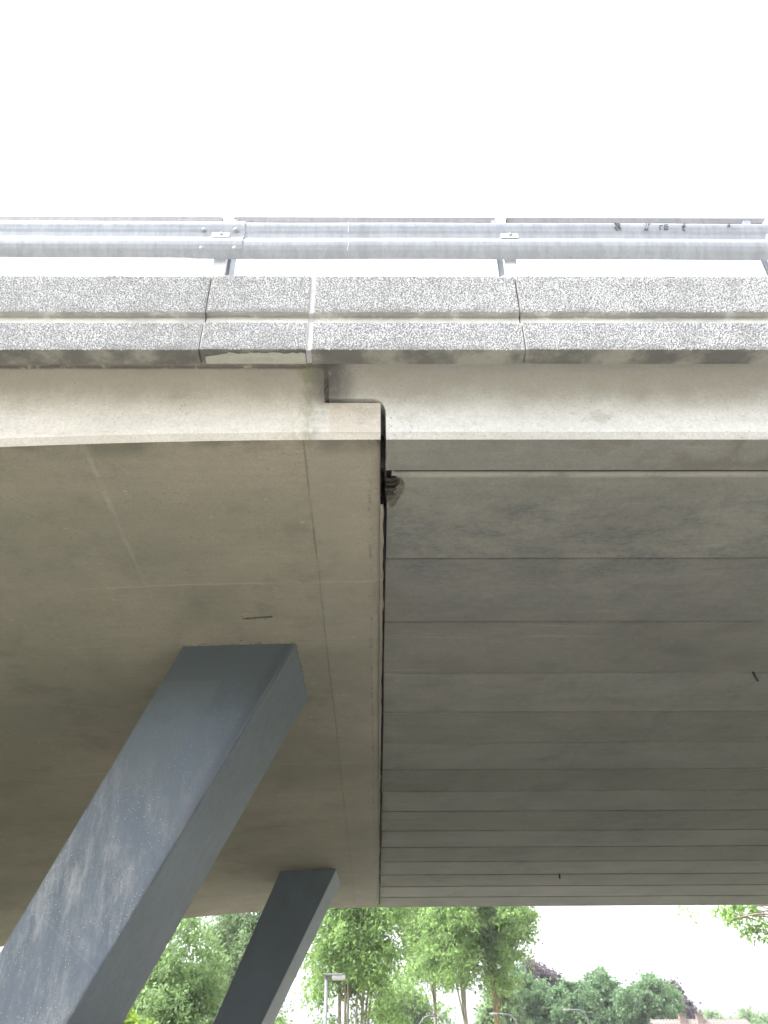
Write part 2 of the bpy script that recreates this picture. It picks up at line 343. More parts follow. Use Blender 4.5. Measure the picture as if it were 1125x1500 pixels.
M['rooft'] = t.done(rc, .85, t.bump(t.math('ADD', wv.outputs[1], wz.outputs[1]), .6, .05))

def leafmat(name, c1, c2, c3):
    t = NT(name); g = t.n.new('ShaderNodeNewGeometry').outputs['Random Per Island']
    rp = t.n.new('ShaderNodeValToRGB'); t.l(g, rp.inputs[0]); e = rp.color_ramp.elements
    e[0].color = (*c1, 1); e[1].color = (*c3, 1); k = e.new(.5); k.color = (*c2, 1)
    cl = t.step(t.noise(.9, 3), .35, .65); col = t.mix(t.math('MULTIPLY', cl, .35), rp.outputs[0], c3)
    t.done(col, .55, None, 0, .35)
    tr = t.n.new('ShaderNodeBsdfTranslucent'); t.l(t.mix(.5, col, tuple(min(1, 1.5 * q) for q in c3)), tr.inputs[0])
    ms = t.n.new('ShaderNodeMixShader'); ms.inputs[0].default_value = .55
    t.l(t.b.outputs[0], ms.inputs[1]); t.l(tr.outputs[0], ms.inputs[2]); t.l(ms.outputs[0], t.out.inputs[0]); return t.m
L = {
 'ash': leafmat('ash_leaves', (.145, .235, .070), (.185, .285, .088), (.235, .345, .115)),
 'lime': leafmat('yellow_green_leaves', (.15, .24, .03), (.19, .28, .035), (.23, .32, .05)),
 'dense': leafmat('dense_green_leaves', (.090, .155, .055), (.13, .205, .072), (.185, .265, .105)),
 'pale': leafmat('pale_green_leaves', (.13, .20, .085), (.165, .24, .105), (.20, .28, .13)),
 'dark': leafmat('blue_green_leaves', (.080, .150, .068), (.11, .185, .085), (.15, .235, .11)),
 'purple': leafmat('purple_leaves', (.08, .06, .075), (.10, .075, .09), (.12, .095, .11)),
}
t = NT('bark'); a = t.noise(6, 6, .7, vec=t.map((3, 3, .5))); M['bark'] = t.done(t.mix(a, (.17, .145, .11), (.28, .245, .18)), .9, t.bump(a, .6, .03))
t = NT('lichen_bark'); a = t.noise(4, 6, .7, vec=t.map((3, 3, .6))); M['lichen'] = t.done(t.mix(t.step(a, .38, .62), (.14, .11, .075), (.30, .24, .08)), .9, t.bump(a, .6, .03))

# ------------------------------------------------------------------ ground, road, pavement
m = MB(); n = 24
ring = [(600 * math.cos(2*math.pi*k/n), 600 * math.sin(2*math.pi*k/n), 0) for k in range(n)]
m.add(ring, [tuple(range(n))]); struct(m.build('ground', M['grass']))
def rc_(y): return 4.6 + .02 * max(0., y - 18) ** 2
def ribbon(a, b, z, y0=-40, y1=62, step=2.0):
    rows = []; y = y0
    while y <= y1: rows.append([(rc_(y) + a, y, z), (rc_(y) + b, y, z)]); y += step
    g = MB(); g.grid(rows); return g
struct(ribbon(-3.2, 3.2, .006).build('road', M['asphalt']))
for a in (-3.0, 2.88): struct(ribbon(a, a + .12, .010).build('road_marking', M['whitepaint']))
for a, b in ((-3.35, -3.2), (3.2, 3.35)):
    g = MB(); y = -40; prof = [(a, 0), (a, .12), (b, .12), (b, 0)]
    rows = []
    while y <= 62: rows.append([(rc_(y) + p, y, q) for p, q in prof]); y += 2
    g.grid(rows); struct(g.build('kerb', M['kerb']))
g = MB(); g.box(-7.5, 1.25, -14, 29, -.05, .10); struct(g.build('pavement', M['paver']))
g = MB(); g.box(7.95, 12, -14, 17.5, -.05, .10); struct(g.build('pavement', M['paver']))

# ------------------------------------------------------------------ bridge: two spans meeting at a half joint
ZS = 4.065; YE = 14.62
def drop(x): x = min(0., max(x, -8.)); return .0152 * x * x
ARC = [math.radians(q) for q in (6, 12, 18, 25.8, 26.0, 29, 32.8, 33.0, 39, 45, 52, 58, 66, 74, 82, 90)]
PROF = [(2.872, ZS), (2.842, 4.086), (2.84, 4.11), (2.84, 4.14), (2.84, 4.17)] + [(2.66 + .18 * math.cos(q), 4.17 + .18 * math.sin(q)) for q in ARC] + [(2.60, 4.352)]
STEPL = 4.17 + .18 * math.sin(math.radians(25.9)); STEPR = 4.17 + .18 * math.sin(math.radians(32.9))

left = thing('bridge_span', 'bridge span of smooth cast concrete resting on the leaning columns', 'bridge', (-7, 8.7, 0))
right = thing('bridge_span', 'bridge span of parallel precast concrete beams right of the open joint', 'bridge', (7, 8.7, 0))
# left span: cast soffit
xs = list(np.linspace(-14, -8, 4)) + list(np.linspace(-7.5, -.5, 29)) + [-.25, -.02]
ys = list(np.linspace(2.872, YE - .03, 14))
m = MB(); m.grid([[(x, y, ZS - drop(x)) for x in xs] for y in ys])
m.grid([[(x, YE - .03, ZS - drop(x)) for x in xs], [(x, YE, ZS + .03 - drop(x)) for x in xs], [(x, YE, 4.36) for x in xs]])
m.grid([[(-.02, y, ZS) for y in ys], [(.022, y, ZS + .022) for y in ys], [(.022, y, 4.75) for y in ys]])     # arris and end wall at the joint
m.build('soffit_slab', M['left'], left)
# left fascia with the protruding lower nib
rows = []
for k, (d, z) in enumerate(PROF):
    xe = .022 if z < STEPL else -.243
    fall = max(0., min(1., (4.30 - z) / (4.30 - ZS)))
    rows.append([(x, d, z - drop(x) * fall) for x in xs[:-2]] + [(xe, d, z)])
m = MB(); m.grid(rows)
m.grid([[r[-1] for r in rows], [(r[-1][0], r[-1][1] + .5, r[-1][2]) for r in rows]])
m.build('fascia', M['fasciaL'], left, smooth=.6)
# right fascia (edge beam) with the overhanging upper nib, its corner rounded
XS = list(np.linspace(.3, 2.5, 8)) + [5, 9, 14]
rows = []
for k, (d, z) in enumerate(PROF):
    if z > STEPR: x0 = -.222
    else:
        u = STEPR - z; x0 = .047 if u > .06 else .047 - .06 * (1 - math.sqrt(max(0, 1 - ((.06 - u) / .06) ** 2)))
    rows.append([(x0, d, z)] + [(x, d, z) for x in XS])
    if k == 4:
        pass
m = MB(); m.grid(rows); m.grid([[r[0] for r in rows], [(r[0][0], r[0][1] + .5, r[0][2]) for r in rows]])
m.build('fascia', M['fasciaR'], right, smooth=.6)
rows = [[(x, d + .016 + rj.uniform(-.006, .006), z) for x in (-.246, -.235, -.228, -.219)] for rj in (random.Random(8),) for d, z in PROF if z > STEPR]
m = MB(); m.grid(rows); m.build('joint_filler', M['spall'], right)
# dark compressed seal deep inside the joint
m = MB(); m.box(-.30, .10, 3.05, 3.12, 4.10, 4.75); m.build('joint_seal', M['gap'], right)
m = MB(); m.box(.0225, .056, 3.45, YE - .2, ZS + .030, ZS + .1); m.build('joint_seal', M['gap'], right)
rj = random.Random(3); ja = []; jb = []; jc = []; y = 3.40                  # old filler clinging to the cast end, ragged along the slot
while y < YE - .25:
    q = .037 + rj.uniform(0, .008) + (.006 if rj.random() < .12 else 0); z = ZS + .010 + rj.uniform(0, .008)
    ja.append((.0225, y, z)); jb.append((q, y, z)); jc.append((q, y, ZS + .05)); y += .09
m = MB(); m.grid([ja, jb, jc]); m.build('joint_filler', M['left'], left)
# edge strip of the edge beam and the row of beams
JX = .058
m = MB(); m.prism([(2.874, ZS), (3.100, ZS), (3.102, ZS + .002), (3.102, 4.5), (2.9, 4.5), (2.9, 4.2), (2.874, 4.2)], JX - .01, 14); m.build('edge_beam', M['beam'], right)
m = MB(); m.box(.09, 14, 3.1025, 3.1205, ZS + .008, ZS + .05); m.build('joint_strip', M['gap'], right)
JY = [3.118, 3.904, 4.678, 5.466, 6.207, 6.908, 7.624, 8.300, 9.017, 9.823, 10.602, 11.376, 12.169, 12.955, 13.760, 14.60]
def half(y): return .013 + .0013 * max(0, y - 4)
def beam_section(a, b): return [(a + half(a), ZS), (b - half(b) - .004, ZS), (b - half(b), ZS + .005), (b - half(b), 4.5), (a + half(a), 4.5)]
for k in range(len(JY) - 1):
    a, b = JY[k], JY[k + 1]; m = MB()
    if k == 0:
        # the outermost beam has a broken corner at the joint
        notch = [(JX, 3.42), (.10, 3.40), (.13, 3.36), (.147, 3.31), (.172, 3.27), (.176, 3.22), (.166, 3.185), (.150, 3.158), (.118, 3.142), (.085, a + .016)]
        rs = random.Random(12); nn_ = []
        for (ax_, ay_), (bx_, by_) in zip(notch[:-1], notch[1:]):
            for q in range(5): nn_.append((ax_ + (bx_ - ax_) * q / 5 + (rs.uniform(-.006, .006) if q else 0), ay_ + (by_ - ay_) * q / 5 + (rs.uniform(-.006, .006) if q else 0)))
        notch = [(JX + (x - JX) * .74, y) for x, y in nn_ + [notch[-1]]]
        bot = [(x, y, ZS - .003) for x, y in notch] + [(14, a + .016, ZS - .003), (14, b - .010, ZS - .003), (JX, b - .010, ZS - .003)]
        nb = len(bot)
        m.add(bot, [tuple(range(nb))])
        m.add([(JX, b - .010, ZS - .003), (14, b - .010, ZS - .003), (14, b - .006, ZS + .002), (JX, b - .006, ZS + .002), (JX, b - .006, 4.5), (14, b - .006, 4.5)], [(0, 1, 2, 3), (3, 2, 5, 4)])
        m.add([(.078, a + .016, ZS - .003), (14, a + .016, ZS - .003), (14, a + .003, ZS + .014), (.078, a + .003, ZS + .014), (.078, a + .003, 4.5), (14, a + .003, 4.5)], [(0, 1, 2, 3), (3, 2, 5, 4)])
        m.add([(JX, 3.42, ZS - .003), (JX, b - .010, ZS - .003), (JX, b - .006, 4.5), (JX, 3.42, 4.5)], [(0, 1, 2, 3)])
        bo = m.build('beam', M['beam'], right)
        # torn edge sloping into the hole, then the dark hole itself
        rs = random.Random(9)
        inner = [(JX + (x - JX) * .66, 3.26 + (y - 3.26) * .70 - .005) for x, y in notch]
        rows = [[(x, y, ZS - .0029) for x, y in notch]]
        for s in (.15, .3, .45, .6, .8, 1.0):
            rows.append([(a0 + (c0 - a0) * s + rs.uniform(-.006, .006), b0 + (d0 - b0) * s + rs.uniform(-.006, .006), ZS - .002 + .040 * s + rs.uniform(-.009, .011)) for (a0, b0), (c0, d0) in zip(notch, inner)])
        g = MB(); g.grid(rows); g.build('torn_edge', M['crumb'], bo)
        g = MB(); g.grid([rows[-1], [(x * .9, y, ZS + .11 + rs.uniform(-.015, .015)) for x, y, z in rows[-1]], [(JX - .01, 3.20 + .004 * q, ZS + .12) for q in range(len(notch))]])
        g.box(JX - .012, .2, 3.10, 3.45, ZS + .13, ZS + .14); g.build('broken_hole', M['spall'], bo)
        for q, (yy, zz) in enumerate(((3.205, ZS + .022), (3.245, ZS + .026), (3.29, ZS + .024), (3.33, ZS + .030))):
            g = MB(); g.tube([(JX - .006, yy, zz), (.085, yy + .004, zz + .004), (.13, yy + .01, zz + .03)], .009, 6); g.build('rebar', M['rust'], bo)
    else:
        dz = random.uniform(-.0007, .0007)
        m.prism([(p, q + (dz if q < 4.3 else 0)) for p, q in beam_section(a, b)], JX + random.uniform(-.004, .004) + .0005 * k, 14)
        bo = m.build('beam', M['beam'], right)
    tv = [1.0, .86, .84, .97, .86, .93, .82, .95, .87, .98, .88, 1.0, .93, 1.06, 1.0][k]; bo.color = (tv, tv, tv * (1.01 if k % 2 else .985), 1)
    if k:
        g = MB(); q = half(a) - .0005; g.box(JX + .02, 14, a - q, a + q, ZS + .016, ZS + .05); g.build('joint_strip', M['gap'], right)
def wire(pts, r=.006):
    g = MB(); g.tube(pts, r, 6); g.build('wire_stub', M['wire'], right)
wire([(2.745, 5.475, ZS + .02), (2.75, 5.47, ZS - .03), (2.760, 5.467, ZS - .065)], .009)
wire([(2.56, 12.17, ZS + .02), (2.56, 12.17, ZS - .06)], .010)
# worn slot left by the formwork, beside the front column
g = MB(); rs = random.Random(4); rows = [[], [], []]
for q in range(14):
    x = -.845 + .19 * q / 13; yy = 4.60 - .02 * q / 13
    rows[0].append((x, yy - .007 - rs.random() * .006, ZS - drop(x) - .001)); rows[1].append((x, yy, ZS - drop(x) - .004 - rs.random() * .006)); rows[2].append((x, yy + .006 + rs.random() * .008, ZS - drop(x) - .001))
g.grid(rows); g.build('formwork_scar', M['spall'], left)
g = MB()
for q in range(26):
    x = -.86 + .22 * rs.random(); yy = 4.585 + rs.uniform(-.02, .035); s = rs.uniform(.002, .006); z = ZS - drop(x)
    g.add([(x-s, yy-s, z), (x+s, yy-s*.6, z), (x+s*.7, yy+s, z), (x-s*.8, yy+s*.8, z), (x, yy, z - s)], [(0,1,4),(1,2,4),(2,3,4),(3,0,4)])
stuff(g.build('mortar_crumbs', M['crumb'], left))
# closed bodies above: deck over both spans, so the joint stays dark
for root, x0, x1 in ((left, -14, -.253), (right, -.222, 14)):
    m = MB(); m.prism([(2.60, 4.353), (2.645, 4.353), (2.645, 4.76), (YE + .35, 4.76), (YE + .35, 4.50), (YE, 4.40), (YE, 4.37), (3.05, 4.37), (2.70, 4.353), (2.69, 4.3535)][:1] + [(2.60, 4.353), (2.60, 4.76), (YE + .35, 4.76), (YE + .35, 4.52), (YE, 4.52), (3.2, 4.52), (3.2, 4.36)][1:], x0, x1)
    m.build('deck', M['deckc'], root)
    m = MB(); m.prism([(YE + .30, 4.40), (YE + .45, 4.40), (YE + .45, 4.95), (YE + .05, 4.95), (YE + .05, 4.763), (YE + .30, 4.763)], x0, x1); m.build('parapet', M['panel'], root)

# ------------------------------------------------------------------ parapet panels with exposed pebbles
YF = 2.545
SECT = [(YF, 4.312), (YF, 4.490), (YF + .026, 4.503), (YF + .026, 4.560), (YF, 4.563), (YF, 4.822), (YF + .02, 4.832), (2.98, 4.85), (2.98, 4.765), (2.645, 4.765), (2.645, 4.36), (2.632, 4.312)]
def pebbles(x0, x1, z0, z1, rng, V, F):
    p = .0084; nx = int((x1 - x0) / p); nz = max(1, int((z1 - z0) / (p * .88)))
    gx, gz = np.meshgrid(np.arange(nx), np.arange(nz))
    X = x0 + p * (gx + .5 + .5 * (gz % 2)) + rng.uniform(-.45, .45, gx.shape) * p; Z = z0 + (z1 - z0) * (gz + .5) / nz + rng.uniform(-.4, .4, gx.shape) * p
    X = X.ravel(); Z = Z.ravel(); k = (rng.random(len(X)) > .05) & (X < x1 - .004) & (X > x0 + .004); X = X[k]; Z = Z[k]; N = len(X)
    a = rng.uniform(.0028, .0058, N); b = a * rng.uniform(.65, .95, N); h = rng.uniform(.003, .0075, N); an = rng.uniform(0, np.pi, N)
    n = 6; vs = []
    for rad, hh in ((1.0, -.15), (.72, .62)):
        for q in range(n):
            th = 2*np.pi*q/n; jx = rng.uniform(.82, 1.15, N)
            u = a*rad*np.cos(th)*jx; v = b*rad*np.sin(th)*jx
            vs.append(np.stack([X + u*np.cos(an) - v*np.sin(an), YF - h*hh, Z + u*np.sin(an) + v*np.cos(an)], 1))
    vs.append(np.stack([X + a*.1, YF - h, Z], 1))
    vv = np.stack(vs, 1)                                  # N, 13, 3
    fs = []
    for q in range(n):
        r = (q + 1) % n; fs += [(q, r, n + r), (q, n + r, n + q), (n + q, n + r, 2*n)]
    off = sum(len(q) for q in V)
    F.append((np.arange(N)[:, None, None] * 13 + np.array(fs)[None]).reshape(-1, 3) + off); V.append(vv.reshape(-1, 3))
def panel(x0, x1, root, rng, dz=0.0, patch=False):
    m = MB(); m.prism([(a, b + dz) for a, b in SECT], x0, x1); o = m.build('parapet_panel', M['panel'], root)
    m = MB()
    for z0, z1 in ((4.314, 4.489), (4.565, 4.821)): m.add([(x0 + .003, YF - .0012, z0 + dz), (x1 - .003, YF - .0012, z0 + dz), (x1 - .003, YF - .0012, z1 + dz), (x0 + .003, YF - .0012, z1 + dz)], [(0, 1, 2, 3)])
    m.build('mortar_bed', M['mortar'], o)
    V, F = [], []
    for z0, z1 in ((4.313, 4.489), (4.566, 4.826)): pebbles(x0, x1, z0 + dz, z1 + dz, rng, V, F)
    me = fastmesh('pebble_facing', np.concatenate(V), np.concatenate(F))
    stuff(link('pebble_facing', me, M['pebble'], o, smooth=True))
    if patch:
        g = MB(); rs = random.Random(5); top = []; botm = []
        N = 24
        for q in range(N + 1):
            x = x0 + .02 + (x1 - x0 - .024) * q / N
            top.append((x, YF + .012 + rs.uniform(0, .012) + (.02 if q < 5 else 0) * (5 - q) / 5, 4.3085 + dz)); botm.append((x, YF + .084, 4.3085 + dz))
        g.grid([top, botm]); g.build('repair_patch', M['patch'], o)
    return o
rng = np.random.default_rng(11)
panel(-4.30, -2.305, left, rng); panel(-2.30, -.797, left, rng, -.002); panel(-.791, -.314, left, rng, .002, True)
panel(-.290, .672, right, rng, 0); panel(.678, 2.49, right, rng, .003); panel(2.495, 4.40, right, rng, .002)
m = MB(); m.prism([(YF + .006, 4.316), (YF + .006, 4.49), (YF + .03, 4.503), (YF + .03, 4.56), (YF + .006, 4.563), (YF + .006, 4.82), (2.63, 4.82), (2.63, 4.316)], -.3135, -.2905); m.build('joint_filler', M['seal'], left)

# ------------------------------------------------------------------ guard rail
rail = thing('guard_rail', 'galvanised steel crash barrier on posts above the pebbled parapet', 'guard rail', (0, 2.9, 4.76))
RZ, RH = 5.352, .280
WC = [(0, 2.842), (.03, 2.826), (.10, 2.803), (.19, 2.790), (.28, 2.7855), (.36, 2.789), (.43, 2.801), (.49, 2.814), (.55, 2.819), (.64, 2.814), (.74, 2.803), (.83, 2.795), (.90, 2.7935), (.95, 2.799), (.98, 2.810), (1, 2.832)]
def wd_(tt):                              # depth of the beam's folded face at height tt (0 bottom .. 1 top)
    tt = min(1, max(0, tt))
    for (a0, d0), (a1, d1) in zip(WC[:-1], WC[1:]):
        if tt <= a1: u = (tt - a0) / (a1 - a0); return d0 + (d1 - d0) * (u * .5 + .5 * u * u * (3 - 2 * u))
def wprof(off=0.0): return [(wd_(q / 40) + off, RZ + RH * q / 40) for q in range(41)]
def railmesh(x0, x1, off, segs):
    m = MB(); P = wprof(off); B = [(a + .004, b) for a, b in P]; xs_ = np.linspace(x0, x1, segs)
    wob = [.004 * math.sin(1.9 * x) + .002 * math.sin(5.1 * x + 1) for x in xs_]
    for Q in (P, B[::-1]): m.grid([[(x, a, b + w_ * .5) for x, w_ in zip(xs_, wob)] for a, b in Q])
    m.grid([[(x0, a, b) for a, b in P], [(x0, a, b) for a, b in B]]); m.grid([[(x1, a, b) for a, b in P], [(x1, a, b) for a, b in B]])
    return m.build('rail', M['galv'], rail, smooth=True)
railmesh(-4.95, -.735, -.006, 40); r2 = railmesh(-1.02, 5.2, 0, 50)
PX = [-3.98, -2.42, -.835, .705, 2.205, 3.76]; HX = [-4.08, -2.48, -.885, .755, 2.40, 4.0]
def bolt(x, z, d, r=.014):
    g = MB(); pts = []
    for hh, rr_ in ((0, 1.0), (.006, .95), (.011, .6), (.013, .05)): pts.append([(x + r*rr_*math.cos(2*math.pi*k/10), d - hh, z + r*rr_*math.sin(2*math.pi*k/10)) for k in range(11)])
    g.grid(pts); g.build('bolt', M['bolt'], rail, smooth=True)
for i, x in enumerate(PX):
    s = -1 if i == 2 else 1
    g = MB(); wd = .034                                   # C-shaped post: web and two flanges
    g.box(x + s*.000 - wd/2 - s*.0, x + wd/2, 2.905, 2.911, 4.70, 5.80); g.box(x - s*wd/2 - .003, x - s*wd/2 + .003, 2.905, 3.02, 4.70, 5.80); g.box(x - wd/2, x + wd/2, 3.02, 3.026, 4.70, 5.80)
    g.build('post', M['galv'], rail)
    g = MB(); bx = x + (-.03 if s < 0 else .045); pr = [(bx - .034, 5.50), (bx - .034, 5.24), (bx - .027, 5.215), (bx - .012, 5.20), (bx + .012, 5.20), (bx + .027, 5.215), (bx + .034, 5.24), (bx + .034, 5.50)]
    nn = len(pr); g.add([(a, 2.862, b) for a, b in pr] + [(a, 2.90, b) for a, b in pr], [tuple(range(nn)), tuple(range(nn, 2*nn))[::-1]] + [(k, (k+1) % nn, nn + (k+1) % nn, nn + k) for k in range(nn)])
    g.build('spacer_bracket', M['galv2'], rail)
    g = MB(); hx = HX[i]; g.add([(x-.03,2.94,5.60),(x+.03,2.94,5.60),(x+.03,2.99,5.60),(x-.03,2.99,5.60),(hx-.032,2.94,5.898),(hx+.032,2.94,5.898),(hx+.032,2.99,5.898),(hx-.032,2.99,5.898)], [(0,3,2,1),(4,5,6,7),(0,1,5,4),(1,2,6,5),(2,3,7,6),(3,0,4,7)]); g.build('post_head', M['galv2'], rail, bevel=.004)
    g = MB(); g.box(bx - .048, bx + .048, 2.796, 2.845, 5.482, 5.520); g.build('washer_plate', M['galv2'], rail, bevel=.002)
    bolt(bx + .004, 5.505, 2.798, .012); bolt(x + s * .004, 5.13 - .02, 2.905, .010)
    if i < len(PX) - 1:
        g = MB(); g.box(hx + .034, HX[i+1] - .034, 2.955, 3.0, 5.848, 5.898); g.build('top_bar', M['galvd'], rail)
for u, z, d in ((-.965, 5.548, 2.801), (-.785, 5.548, 2.801), (-.955, 5.375, 2.796), (-.775, 5.375, 2.796)): bolt(u, z, d)
# marker scribbles and one long scratch on the rail
def ink(strokes, x0, z0, sc, mat='ink', r=.0028):
    g = MB()
    for st in strokes:
        pts = []
        for (a, b) in st:
            z = z0 + b * sc; tt = (z - RZ) / RH; d = wd_(tt)
            pts.append((x0 + a * sc, d - .004, z))
        g.tube(pts, r, 4)
    g.build('ink_mark' if mat == 'ink' else 'scratch', M[mat], rail)
ink([[(.2,0),(0,.3),(.2,.5),(.5,.75),(.3,1),(.05,.8),(.4,.45),(.5,.15),(.2,0)], [(.6,.1),(.45,.5),(.62,.95)], [(.1,.1),(.5,.5)]], 1.352, 5.555, .06)
ink([[(0,0),(.35,1)], [(.25,.0),(.6,1)], [(.0,.15),(.3,.1)], [(.45,.7),(.62,.8)]], 1.52, 5.555, .06)
ink([[(0,0),(.0,.5),(.3,.55)], [(.35,.1),(.75,.1)], [(.4,.1),(.45,.6),(.8,.6)], [(.55,.35),(.8,.35)]], 1.61, 5.558, .06)
ink([[(0,.05),(.3,1)], [(.1,0),(.4,.95),(.55,1)], [(0,.4),(.35,.5)], [(.0,.1),(.25,.02)]], 1.735, 5.555, .06)
ink([[(.1,.3),(.4,.7)], [(.4,.35),(.15,.6)], [(.3,.8),(.5,.9)]], 1.99, 5.565, .05)
ink([[(0, 0), (.02, .5), (-.01, 1)]], -.155, 5.535, .08, 'scratch', .0022)
ink([[(0, 0), (.06, .5), (.02, 1)]], -.155, 5.375, .08, 'scratch', .0022)

# ------------------------------------------------------------------ leaning columns
def column(y0, name, label):
    m = MB(); zt = 4.12; dp = .93
    def L_(z): return -1.29 - (ZS - z) * .406
    def R_(z): return -.537 - (ZS - z) * .4915
    bot = -.02
    m.add([(L_(bot), y0, bot), (R_(bot), y0, bot), (R_(bot) + .02, y0 + dp, bot), (L_(bot) - .0, y0 + dp, bot), (L_(zt), y0, zt), (R_(zt), y0, zt), (R_(zt) + .02, y0 + dp, zt), (L_(zt), y0 + dp, zt)],
          [(0,3,2,1),(4,5,6,7),(0,1,5,4),(1,2,6,5),(2,3,7,6),(3,0,4,7)])
    o = tag(m.build(name, M['paint'], bevel=.014), label, 'column', 'leaning columns under the cast span')
    g = MB(); rc = random.Random(int(y0 * 10))                # mortar squeezed out and crumbled along the head of the column
    for q in range(70):
        u = rc.random(); sd_ = rc.random() < .6; x = -1.29 + .75 * u if sd_ else -.535 + rc.uniform(-.004, .006); yy = y0 + rc.uniform(-.014, .004) if sd_ else y0 + dp * u
        if sd_ and rc.random() < .25: yy -= rc.random() * .06
        k = rc.uniform(.003, .010) * (1.6 if rc.random() < .12 else 1); z = ZS - drop(x) + .001
        g.add([(x-k*1.5, yy-k*.7, z), (x+k*1.3, yy-k*.6, z), (x+k, yy+k*.8, z), (x-k, yy+k*.7, z), (x+k*.2, yy, z-k*.8)], [(0,1,4),(1,2,4),(2,3,4),(3,0,4),(3,2,1,0)])
    stuff(g.build('mortar_crumbs', M['crumb'] if y0 < 8 else M['spall'], o))
    return o
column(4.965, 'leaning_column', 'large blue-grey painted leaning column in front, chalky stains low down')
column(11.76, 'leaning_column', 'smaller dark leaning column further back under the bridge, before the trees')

# ------------------------------------------------------------------ trees
def leaves(P, size, rng, droop=.3, asp=.5):
    N = len(P)
    d = rng.normal(size=(N, 3)); d[:, 2] -= droop * 1.6; d /= np.linalg.norm(d, axis=1)[:, None]
    q = rng.normal(size=(N, 3)); s = np.cross(d, q); s /= np.linalg.norm(s, axis=1)[:, None] + 1e-9
    nrm = np.cross(d, s)
    ln = size * rng.uniform(.45, 1.3, N)[:, None]; wd = ln * asp * .5
    V = np.stack([P, P + d*ln*.45 + s*wd + nrm*ln*.06, P + d*ln, P + d*ln*.45 - s*wd + nrm*ln*.06], 1).reshape(-1, 3)
    return V, np.arange(4 * N).reshape(-1, 4)
def tree(name, label, base, crown, rad, leafkey, n_cl, per, sig, size, seed, trunk_r=.16, stems=1, fan=.4, bark='bark', droop=.3, asp=.5, cat='tree', group=None, shell=.55, low=None, limbs=True, nlimb=26, bare=None, extra=None, spr=5):
    rng = np.random.default_rng(seed); bx, by = base; cx, cy, cz = crown; rx, ry, rz = rad
    root = thing(name, label, cat, (bx, by, 0), group)
    # lumpy crown: clump centres, denser towards the outside, some lumps pushed out
    d = rng.normal(size=(n_cl, 3)); d /= np.linalg.norm(d, axis=1)[:, None]
    r = (shell + (1 - shell) * rng.random(n_cl)) * rng.choice([1.0, 1.0, 1.0, .6, .35], n_cl) * (1 + .16 * np.sin(3.1 * d[:, 0] + seed) + .14 * np.sin(4.3 * d[:, 2] + 2 * seed))
    cl = np.array([cx, cy, cz]) + d * r[:, None] * np.array([rx, ry, rz]) * .9
    if low is not None: cl[:, 2] = np.maximum(cl[:, 2], low + rng.random(n_cl) * .8)
    cl[:, 2] = np.maximum(cl[:, 2], .25)
    if bare is not None:
        k = (np.abs(cl[:, 0] - bare[0]) < bare[1]) & (cl[:, 2] < bare[2]); cl[k, 2] += rng.uniform(1.5, 4, k.sum())
    if extra is not None: cl[:len(extra)] = np.array(extra) + rng.normal(size=(len(extra), 3)) * .1
    m = MB(); tops = []
    zt = cz + rz * .35
    for k in range(stems):
        a = 2 * math.pi * k / max(1, stems) + rng.random(); f = fan * (0 if stems == 1 else rng.uniform(.4, 1.2))
        tx, ty = cx + (rng.uniform(-.2, .2) if stems == 1 else f * rx * math.cos(a)), cy + (0 if stems == 1 else f * ry * math.sin(a))
        pts = []
        for q in range(7):
            u = q / 6; wx = .05 * math.sin(5 * u + k + seed)
            pts.append((bx + .12 * stems ** .5 * math.cos(a) * (stems > 1) + (tx - bx) * u ** 1.4 + wx, by + .12 * math.sin(a) * (stems > 1) + (ty - by) * u ** 1.4, -.1 + (zt + .1) * u))
        m.tube(pts, [trunk_r * (1 - .8 * q / 6) * (1.25 if q == 0 else 1) for q in range(7)], 8); tops.append(pts)
    m.build('trunk', M[bark], root, smooth=True)
    if limbs:
        m = MB()
        for c in cl[:min(n_cl, nlimb)]:
            pts = tops[rng.integers(len(tops))]; u = rng.uniform(.35, .95) * 6; i = int(min(u, 5)); p0 = Vector(pts[i]).lerp(Vector(pts[i+1]), min(1, u - i))
            p2 = Vector(c)
            if p0.z > p2.z + .3 * rz: p0 = Vector([q for q in pts if q[2] <= max(p2.z, .5)][-1])
            p1 = (p0 + p2) / 2 + Vector((0, 0, .18 * (p2 - p0).length)); rr_ = max(.012, trunk_r * .28)
            m.tube([p0 * (1-s)**2 + p1 * (2*s*(1-s)) + p2 * s*s for s in (0, .25, .5, .75, 1)], [rr_, rr_*.8, rr_*.6, rr_*.4, rr_*.2], 5, cap=False)
        m.build('branches', M[bark], root, smooth=True)
    sg = sig * rng.uniform(.6, 1.3, n_cl)
    # every clump is a few drooping sprays of leaves
    dr = rng.normal(size=(n_cl * spr, 3)); dr[:, 2] = dr[:, 2] * .5 - .35; dr /= np.linalg.norm(dr, axis=1)[:, None]
    k = rng.integers(0, spr, n_cl * per) + np.repeat(np.arange(n_cl) * spr, per); u = rng.random(n_cl * per) ** .8
    sgl = np.repeat(sg, per)
    P = np.repeat(cl, per, 0) + dr[k] * (u * 2.1 * sgl)[:, None] + np.clip(rng.normal(size=(n_cl * per, 3)), -1.8, 1.8) * (.34 * sgl)[:, None]
    P[:, 2] -= .25 * u * u * sgl
    P[:, 2] = np.maximum(P[:, 2], .12)
    V, F = leaves(P, size, rng, droop, asp)
    link('crown', fastmesh('crown', V, F), L[leafkey], root)
    return root
G1 = 'trees along the path behind the bridge'; G2 = 'far row of rounded trees'
tree('broadleaf_tree', 'dense round dark green tree left of the rear column', (-6.7, 30), (-6.6, 30, 3.9), (2.3, 2.2, 3.3), 'dense', 190, 240, .33, .15, 1, .14, group=G1, shell=.7)
